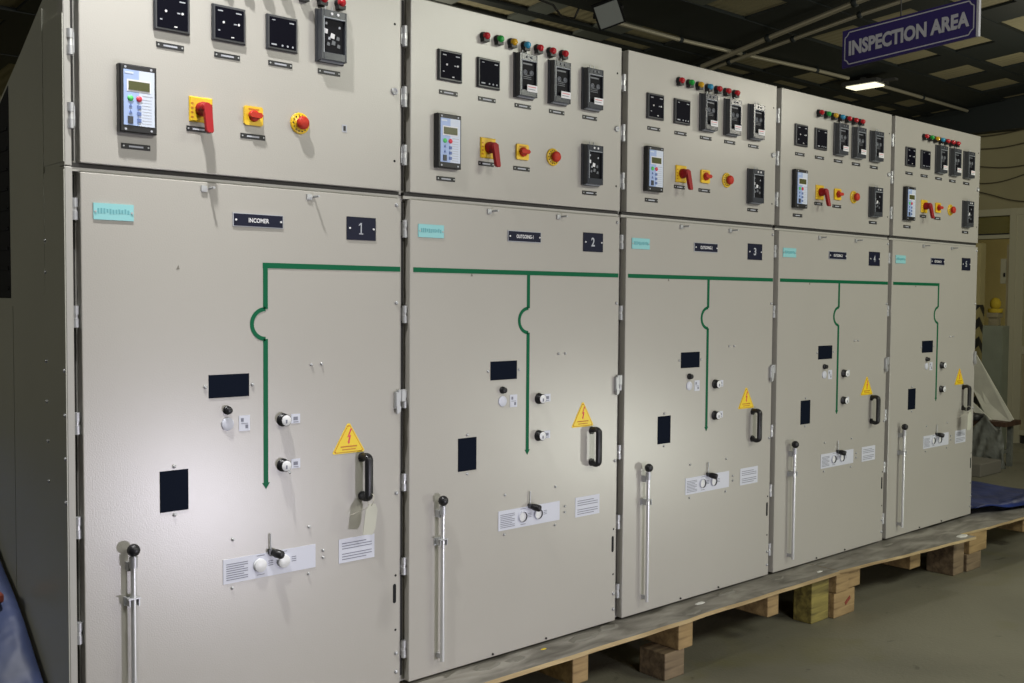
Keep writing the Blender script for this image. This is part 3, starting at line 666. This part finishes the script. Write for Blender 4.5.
# door bay and window bay in the right wall
b = MB(); b.box(9.96, 10.12, 1.835, 1.900, FL, 2.17, 'framepaint'); b.box(9.96, 10.12, 2.62, 2.75, FL, 2.17, 'framepaint'); b.box(9.965, 10.11, -1.0, 2.75, 2.10, 2.169, 'framepaint'); b.box(9.965, 10.11, 1.90, 2.62, 1.865, 1.904, 'framepaint')
b.box(9.955, 10.0, 1.90, 2.62, 1.905, 1.918, 'cable')
struct(b, 'door_1')
b = MB(); b.box(10.03, 10.045, 1.90, 2.62, 1.918, 2.10, 'glass'); struct(b, 'window_1')
b = MB(); b.box(9.975, 10.095, -1.0, 1.80, 1.80, 1.87, 'framepaint'); b.box(9.97, 10.1, 1.755, 1.835, FL, 2.099, 'framepaint'); b.box(9.975, 10.095, -1.0, 1.755, .68, .76, 'framepaint'); b.box(9.99, 10.08, -1.0, 1.755, -.10, .68, 'board'); b.box(9.975, 10.095, -1, 1.755, -.15, -.10, 'framepaint'); b.box(10.0, 10.09, -1, 1.755, FL, -.15, 'cable')
for y in (1.0, .2, -.6): b.box(9.97, 10.1, y - .03, y + .03, -.12, 2.098, 'framepaint')
w = struct(b, 'window_2')
b = MB(); b.box(10.03, 10.045, -1.0, 1.755, .76, 1.80, 'glass'); b.box(10.03, 10.045, -1.0, 1.755, 1.87, 2.1, 'glass'); b.build('window_pane', w)
# open door leaf edge beside the post
b = MB(); b.box(9.97, 10.06, 1.902, 1.925, FL + .02, 1.80, 'board'); struct(b, 'door_2')

# roof: sheet, deep steel grid, all sloping up towards the aisle
S = .075
def rz(y, z=0): return 3.4 + z - S * y
def rbox(mb, x0, x1, y0, y1, z0, z1, k):
    vs = [(x, y, rz(y, z)) for x in (x0, x1) for y in (y0, y1) for z in (z0, z1)]
    mb.add(vs, [(0, 1, 3, 2), (4, 6, 7, 5), (0, 4, 5, 1), (2, 3, 7, 6), (0, 2, 6, 4), (1, 5, 7, 3)], k)
b = MB(); rbox(b, -7, 14, -9, 7, .02, .07, 'sheet'); struct(b, 'ceiling')
n = 0
XO = [(-1.7, -1.2), (-.9, -.4), (-.1, .4), (.7, 1.2), (1.5, 1.95), (2.2, 2.65), (2.85, 3.25), (3.45, 3.95), (4.13, 4.6), (4.9, 5.40), (6.22, 6.74), (7.13, 7.64), (8.13, 8.55), (8.92, 9.3), (9.7, 10.05)]
prev = -6.9
for (a, c) in XO + [(10.3, 10.3)]:
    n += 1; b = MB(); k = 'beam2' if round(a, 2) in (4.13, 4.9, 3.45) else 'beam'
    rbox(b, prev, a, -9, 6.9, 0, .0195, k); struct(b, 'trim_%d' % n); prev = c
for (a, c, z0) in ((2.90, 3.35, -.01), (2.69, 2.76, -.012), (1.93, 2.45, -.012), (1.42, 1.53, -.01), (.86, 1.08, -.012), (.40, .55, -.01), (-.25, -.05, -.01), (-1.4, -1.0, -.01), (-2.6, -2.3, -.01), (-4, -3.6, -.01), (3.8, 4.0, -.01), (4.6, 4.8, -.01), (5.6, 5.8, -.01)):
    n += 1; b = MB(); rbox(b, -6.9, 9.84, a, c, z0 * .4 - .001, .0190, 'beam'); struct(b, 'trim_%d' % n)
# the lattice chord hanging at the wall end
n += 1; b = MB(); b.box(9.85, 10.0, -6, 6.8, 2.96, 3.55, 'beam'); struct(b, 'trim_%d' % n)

# conduits
def conduit(pts, r, label):
    b = MB(); b.tube(pts, r, 'pipe', n=10, up=(0, 0, 1))
    for p in pts[1:-1]: b.ball(p, r * 1.7, 'beam', 8)
    b.build('conduit', label=label, cat='conduit', group='conduits clipped under the roof')
conduit([(4.60, 2.44, 3.18), (5.3, 2.44, 3.18), (6.02, 2.39, 3.18), (7.0, 2.33, 3.19), (7.48, 2.31, 3.19)], .016, 'thin conduit running along the row to the lit lamp')
conduit([(7.95, 2.27, 3.19), (8.8, 2.28, 3.19), (9.8, 2.30, 3.19)], .016, 'thin conduit running on from the lit lamp to the far wall')
conduit([(6.06, 3.2, 3.09), (5.95, 2.76, 3.125), (5.80, 2.0, 3.20), (5.62, 1.18, 3.262), (5.3, -.6, 3.38)], .020, 'left of the two conduits crossing the aisle above the sign')
conduit([(6.15, 3.2, 3.09), (6.02, 2.52, 3.14), (5.98, 1.9, 3.205), (5.88, 1.29, 3.25), (5.7, -.6, 3.38)], .016, 'right of the two conduits crossing the aisle above the sign')

# lit LED street-type lamp under the roof
P = empty('ceiling_lamp', (7.70, 2.27, 3.145), 'lit white LED lamp hanging under the dark roof beside the sign', 'lamp')
b = MB(); b.box(-.11, .11, -.17, .17, 0.005, .04, 'fixture'); b.box(-.03, .03, -.30, -.17, .01, .03, 'fixture'); b.box(-.02, .02, .0, .04, .04, .085, 'fixture'); b.build('lamp_housing', P)
b = MB(); b.box(-.085, .085, -.145, .145, -.012, .006, 'lamp'); b.build('lamp_lens', P, bev=.01)

# unlit square floodlight
P = empty('floodlight', (4.26, 2.215, 3.138), 'unlit square floodlight with a grey glass, hung under the roof', 'floodlight')
ux = Vector((.091, -.125, .049)).normalized(); nn = Vector((-.51, -.61, -.61)); nn = (nn - ux * nn.dot(ux)).normalized(); uy = nn.cross(ux)
R = Matrix((ux, uy, -nn)).transposed().to_4x4()
def xf(mb): mb.v = [tuple((R @ Vector(v).to_4d()).to_3d()) for v in mb.v]; return mb
b = MB(); b.box(-.088, .088, -.085, .085, .0, .035, 'fixture'); b.box(-.094, .094, -.094, .094, -.010, .010, 'black')
for q in range(5): b.box(-.07 + q * .032, -.063 + q * .032, -.07, .07, .035, .05, 'fixture')
xf(b).build('floodlight_housing', P)
b = MB(); b.box(-.080, .080, -.080, .080, -.014, -.009, 'floodglass'); xf(b).build('floodlight_glass', P, label='dull grey glass')
b = MB(); b.tube([(-.10, 0, .02), (-.10, 0, .06), (.10, 0, .06), (.10, 0, .02)], .010, 'fixture', n=6); xf(b).build('mounting_bracket', P)
b = MB(); b.tube([(3.62, 2.32, 3.19), (3.70, 2.30, 3.14), (3.82, 2.30, 3.13), (3.90, 2.30, 3.07), (4.02, 2.30, 3.08), (4.06, 2.30, 3.15)], .008, 'cable', n=6); b.build('cable', label='black looped cable beside the floodlight', cat='cable')

# hanging sign
A = Vector((5.0, .90, 2.675)); B = Vector((5.0, .055, 2.725)); hA, hB = .232, .225
SB = (A + B) / 2
P = empty('hanging_sign', SB, 'navy blue hanging sign reading INSPECTION AREA', 'sign')
L_ = (B - A)
def sp(u, v, d=0.0):    # u,v in 0..1 along the sign, d = out of its face (towards the camera)
    return tuple(A + L_ * u + Vector((0, 0, 1)) * (hA + (hB - hA) * u) * v + Vector((-1, 0, 0)) * d - SB)
def slab(mb, u0, u1, v0, v1, d0, d1, k):
    vs = [sp(u, v, d) for u in (u0, u1) for v in (v0, v1) for d in (d0, d1)]
    mb.add(vs, [(0, 1, 3, 2), (4, 6, 7, 5), (0, 4, 5, 1), (2, 3, 7, 6), (0, 2, 6, 4), (1, 5, 7, 3)], k)
b = MB(); slab(b, 0, 1, 0, 1, -.02, 0, 'signblue'); slab(b, .996, 1.012, -.01, 1.01, -.022, .003, 'signedge'); b.build('sign_board', P)
b = MB()
def line(u0, v0, u1, v1, wd=.007):
    d = Vector(((u1 - u0) * .866, (v1 - v0) * .23)); q = Vector((-d.y, d.x)).normalized() * wd / 2
    pu, pv = q.x / .866, q.y / .23
    b.add([sp(u0 + pu, v0 + pv, .002), sp(u0 - pu, v0 - pv, .002), sp(u1 - pu, v1 - pv, .002), sp(u1 + pu, v1 + pv, .002)], [(0, 1, 2, 3)], 'signtext')
c1, c2 = (.022, .075), (.055, .21)
pts = [(c1[0], .5), (c1[0], 1 - c2[1]), (c2[0] * .72, 1 - c2[1] * .80), (c2[0], 1 - c1[1]), (1 - c2[0], 1 - c1[1]), (1 - c2[0] * .72, 1 - c2[1] * .80), (1 - c1[0], 1 - c2[1]), (1 - c1[0], c2[1]), (1 - c2[0] * .72, c2[1] * .80), (1 - c2[0], c1[1]), (c2[0], c1[1]), (c2[0] * .72, c2[1] * .80), (c1[0], c2[1]), (c1[0], .5)]
for p_, q_ in zip(pts, pts[1:]): line(*p_, *q_)
b.build('sign_border', P)
b = MB(); b.text('INSPECTION AREA', 0, 0, 0, 1, 1, 'signtext', fn=lambda a, c: sp(.502 + a * .895, .49 + c * .40, .003)); 
o = b.build('sign_lettering', P, label='pale capital lettering')
for u in (.45, .95):
    b = MB(); p0 = Vector(sp(u, 1, -.01)); y = (SB + p0).y; b.cyl(p0, (p0.x, p0.y, rz(y) - SB.z - .002), .004, 'fixture', n=6)
    b.build('hanger_rod', P)

# sagging cables on the far wall
for (za, zb, sag, lab) in ((2.93, 2.97, .02, 'topmost dark cable along the far wall'), (2.80, 2.83, .03, 'second dark cable below the roof on the far wall'), (2.62, 2.60, .04, 'third cable sagging on the far wall'), (2.44, 2.52, .05, 'fourth cable sagging on the far wall'), (2.36, 2.22, .03, 'lowest cable sloping above the door')):
    pts = []
    for q in range(31):
        y = 3.0 - q * .06; t = (y - 2.19) / (1.75 - 2.19); pts.append((9.97, y, (za + zb) / 2 + .5 * (zb - za) * math.sin((t - .5) * 2.0) - sag * .5 * math.cos((t - .5) * 3)))
    MB().tube(pts, .006, 'walldark', n=6).build('wall_cable', label=lab, cat='cable', group='cables strung along the far wall')

# things seen past the far end
b = MB(); b.box(9.55, 9.66, 2.005, 2.10, FL, 1.18, 'hazard'); b.box(9.55, 9.66, 2.005, 2.10, 1.18, 1.80, 'wall2'); b.build('pillar', label='pillar with black and yellow hazard stripes beyond the row', cat='pillar')
P = empty('wall_cabinet', (12.6, 2.9, 1.15), 'small grey electrical box on the tan wall past the doorway', 'electrical box')
b = MB(); b.box(9.98 - 12.6, 10.06 - 12.6, 1.905 - 2.9, 1.99 - 2.9, 1.40 - 1.15, 1.655 - 1.15, 'framepaint'); b.build('box_body', P); b = MB(); b.box(-2.63, -2.618, -.96, -.945, .32, .36, 'black'); b.build('box_handle', P)
P = empty('steel_cupboard', (9.15, 1.60, FL), 'pale grey-green steel cupboard behind the leaning sheet', 'cupboard')
b = MB(); b.box(-.12, .02, -.05, .14, 0, 1.22, 'cupboard'); o_ = b.build('cupboard_body', P); b = MB(); b.box(-.135, -.12, -.045, .135, .03, 1.19, 'cupboard'); b.build('cupboard_door', P)
b = MB(); b.ball((9.86, 1.98, 1.19), .055, 'ochre', 14, (1, 1, 1.2)); b.lathe((9.86, 1.98, 1.10), (0, 0, 1), [(0, .07), (.04, .072), (.042, .05)], 'ochre', 14); o = b.build('yellow_bundle', label='rounded yellow bundle on the wooden stand in the doorway', cat='bundle')
b = MB(); b.box(9.82, 9.90, 1.94, 2.03, FL, 1.098, 'board'); b.box(9.80, 9.92, 1.93, 2.04, 1.05, 1.099, 'board'); b.build('wooden_stand', label='tan stand in the doorway carrying the yellow bundle', cat='stand')
# workbench with scrap
P = empty('workbench', (8.35, 1.45, FL), 'low steel workbench with a rusty top past the row', 'workbench')
b = MB(); b.box(-.25, .08, -.33, .55, .375, .415, 'rust'); b.build('bench_top', P)
for x in (-.22, .05):
    for y in (-.25, .50): MB().box(x - .02, x + .02, y - .02, y + .02, 0, .375, 'greyplastic').build('leg', P)
MB().box(-.22, .05, -.25, .50, .12, .15, 'greyplastic').build('shelf', P)
# bright sheet metal leaning
b = MB(); v = [(8.30, 1.505, .78), (8.28, 1.46, .74), (8.22, 1.10, .20), (8.22, 1.13, .181), (8.24, 1.33, .181), (8.30, 1.50, .44)]
n_ = len(v); vs = v + [(x + .012, y, z) for x, y, z in v]
b.add(vs, [tuple(range(n_)), tuple(range(2 * n_ - 1, n_ - 1, -1))] + [(i + n_, (i + 1) % n_ + n_, (i + 1) % n_, i) for i in range(n_)], 'sheetmetal')
b.build('metal_sheet', label='shiny bare metal sheet leaning above the workbench', cat='metal sheet')
b = MB(); v = [(8.20, 1.56, .42), (8.20, 1.28, .181), (8.20, 1.36, .181), (8.20, 1.56, .34)][::-1]; vs = v + [(x + .01, y, z) for x, y, z in v]
b.add(vs, [(0, 1, 2, 3), (7, 6, 5, 4)] + [(i + 4, (i + 1) % 4 + 4, (i + 1) % 4, i) for i in range(4)], 'sheetmetal'); b.build('metal_strip', label='narrow bright strip leaning beside the metal sheet', cat='metal strip')
b = MB(); b.lathe((8.135, 1.40, .181), (0, 0, 1), [(0, .085), (.03, .09), (.05, .085), (.05, .05), (.0, .045)], 'black', 18); b.build('cable_coil', label='black coil lying on the workbench', cat='coil')
def drape(x, y):
    return .11 - .5 * max(0, (1.22 - y)) + .02 * wob(x, y, 14)
b = MB(); vs = []; NX, NZ = 10, 12
for j in range(NZ + 1):
    for i in range(NX + 1):
        y = 1.43 - .30 * i / NX - .04 * j / NZ; z = .175 - .36 * j / NZ - .06 * math.sin(i * .9); vs.append((8.06 + .025 * math.sin(i * 1.7 + j * .8) - .02 * j / NZ, y, z if z > FL + .02 else FL + .02))
b.add(vs, [(j * (NX + 1) + i, (j + 1) * (NX + 1) + i, (j + 1) * (NX + 1) + i + 1, j * (NX + 1) + i + 1) for j in range(NZ) for i in range(NX)], 'greyplastic', True)
o = b.build('plastic_sheet', label='dusty grey plastic sheet hanging off the front of the workbench', cat='plastic sheet'); md = o.modifiers.new('s', 'SOLIDIFY'); md.thickness = .006
b = MB(); b.box(7.6, 8.0, 1.10, 1.75, FL, FL + .11, 'debris'); b.build('steel_plinth', label='low grey steel plinth on the floor before the workbench', cat='plinth', bev=.008)
# wood offcut on the blue heap
b = MB(); b.box(-.13, -.085, .37, .41, .385, .41, 'redbrown'); b.build('wood_offcut', label='small red-brown offcut on the pale blue tarpaulin', cat='offcut', bev=.005)

# ------------------------------------------------------------------ camera
cam = bpy.data.cameras.new('camera'); co = bpy.data.objects.new('camera', cam); C.objects.link(co)
yaw, pitch, roll = math.radians(41.80042269), math.radians(-2.49115789), math.radians(.42781404)
f = Vector((math.sin(yaw) * math.cos(pitch), math.cos(yaw) * math.cos(pitch), math.sin(pitch)))
r0 = Vector((math.cos(yaw), -math.sin(yaw), 0)); u0 = r0.cross(f)
r = r0 * math.cos(roll) + u0 * math.sin(roll); u = -r0 * math.sin(roll) + u0 * math.cos(roll)
mt = Matrix((r, u, -f)).transposed().to_4x4(); mt.translation = Vector((-.90473798, -2.60911144, 1.22653844))
co.matrix_world = mt
cam.sensor_width = 36; cam.lens = 1030.3086 * 36 / 1024; cam.clip_start = .05
bpy.context.scene.camera = co

# ------------------------------------------------------------------ light
def area(name, loc, target, sx, sy, power, col=(1, 1, 1), spread=PI):
    l = bpy.data.lights.new(name, 'AREA'); l.shape = 'RECTANGLE'; l.spread = spread; l.size = sx; l.size_y = sy; l.energy = power; l.color = col
    o = bpy.data.objects.new(name, l); C.objects.link(o); o.location = loc
    o.rotation_euler = (Vector(target) - Vector(loc)).to_track_quat('-Z', 'Y').to_euler(); return o
def point(name, loc, power, rad, col=(1, 1, 1)):
    l = bpy.data.lights.new(name, 'POINT'); l.energy = power; l.shadow_soft_size = rad; l.color = col
    o = bpy.data.objects.new(name, l); C.objects.link(o); o.location = loc; return o
area('lamp_over_row', (-.02, -.55, 3.25), (.25, -.10, 1.2), .07, .07, 9.5, (1, .99, .98), 1.2)
area('lamp_aisle', (1.0, -4.2, 3.4), (1.2, -1.0, 1.0), 2.0, .8, 56, (1, .985, .93))
area('lamp_aisle_far', (4.5, -4.2, 3.4), (4.2, -.5, .8), 1.6, .8, 78, (.99, 1, .85))
area('work_lamp', (1.57, -2.86, .08), (.3, 0, .68), .15, .15, 31, (.90, .86, 1))
area('work_lamp_far', (5.07, -3.07, .09), (1.9, 0, .75), .2, .2, 22, (.98, 1, .88))
point('roof_fill', (7.7, .4, 2.2), 30, .15, (1, .95, .75))  # unseen fill light added to brighten the roof from below
point('roof_fill', (5.0, -1.6, 2.5), 22, .15, (1, .95, .80))  # second added roof fill, no fixture here
point('roof_fill_behind_row', (3.6, 3.3, 2.55), 16, .15, (1, .93, .72))  # added fill hidden behind the cubicles to lift the dark roof
area('left_fill', (-5.5, 2.2, 2.6), (-.04, .6, 1.0), 1.5, 1.5, 40, (1, .98, .86))  # added soft fill for the flank of the first cubicle
area('room_beyond', (10.8, .6, 3.0), (13, 2.0, 1.8), .6, .6, 28, (1, .9, .6))
w = bpy.data.worlds.new('world'); w.use_nodes = True; w.node_tree.nodes['Background'].inputs[0].default_value = (.35, .35, .3, 1); w.node_tree.nodes['Background'].inputs[1].default_value = .1
sc = bpy.context.scene; sc.world = w
sc.view_settings.view_transform = 'Standard'; sc.view_settings.look = 'None'; sc.view_settings.gamma = 1; sc.view_settings.exposure = 0; sc.view_settings.use_curve_mapping = False
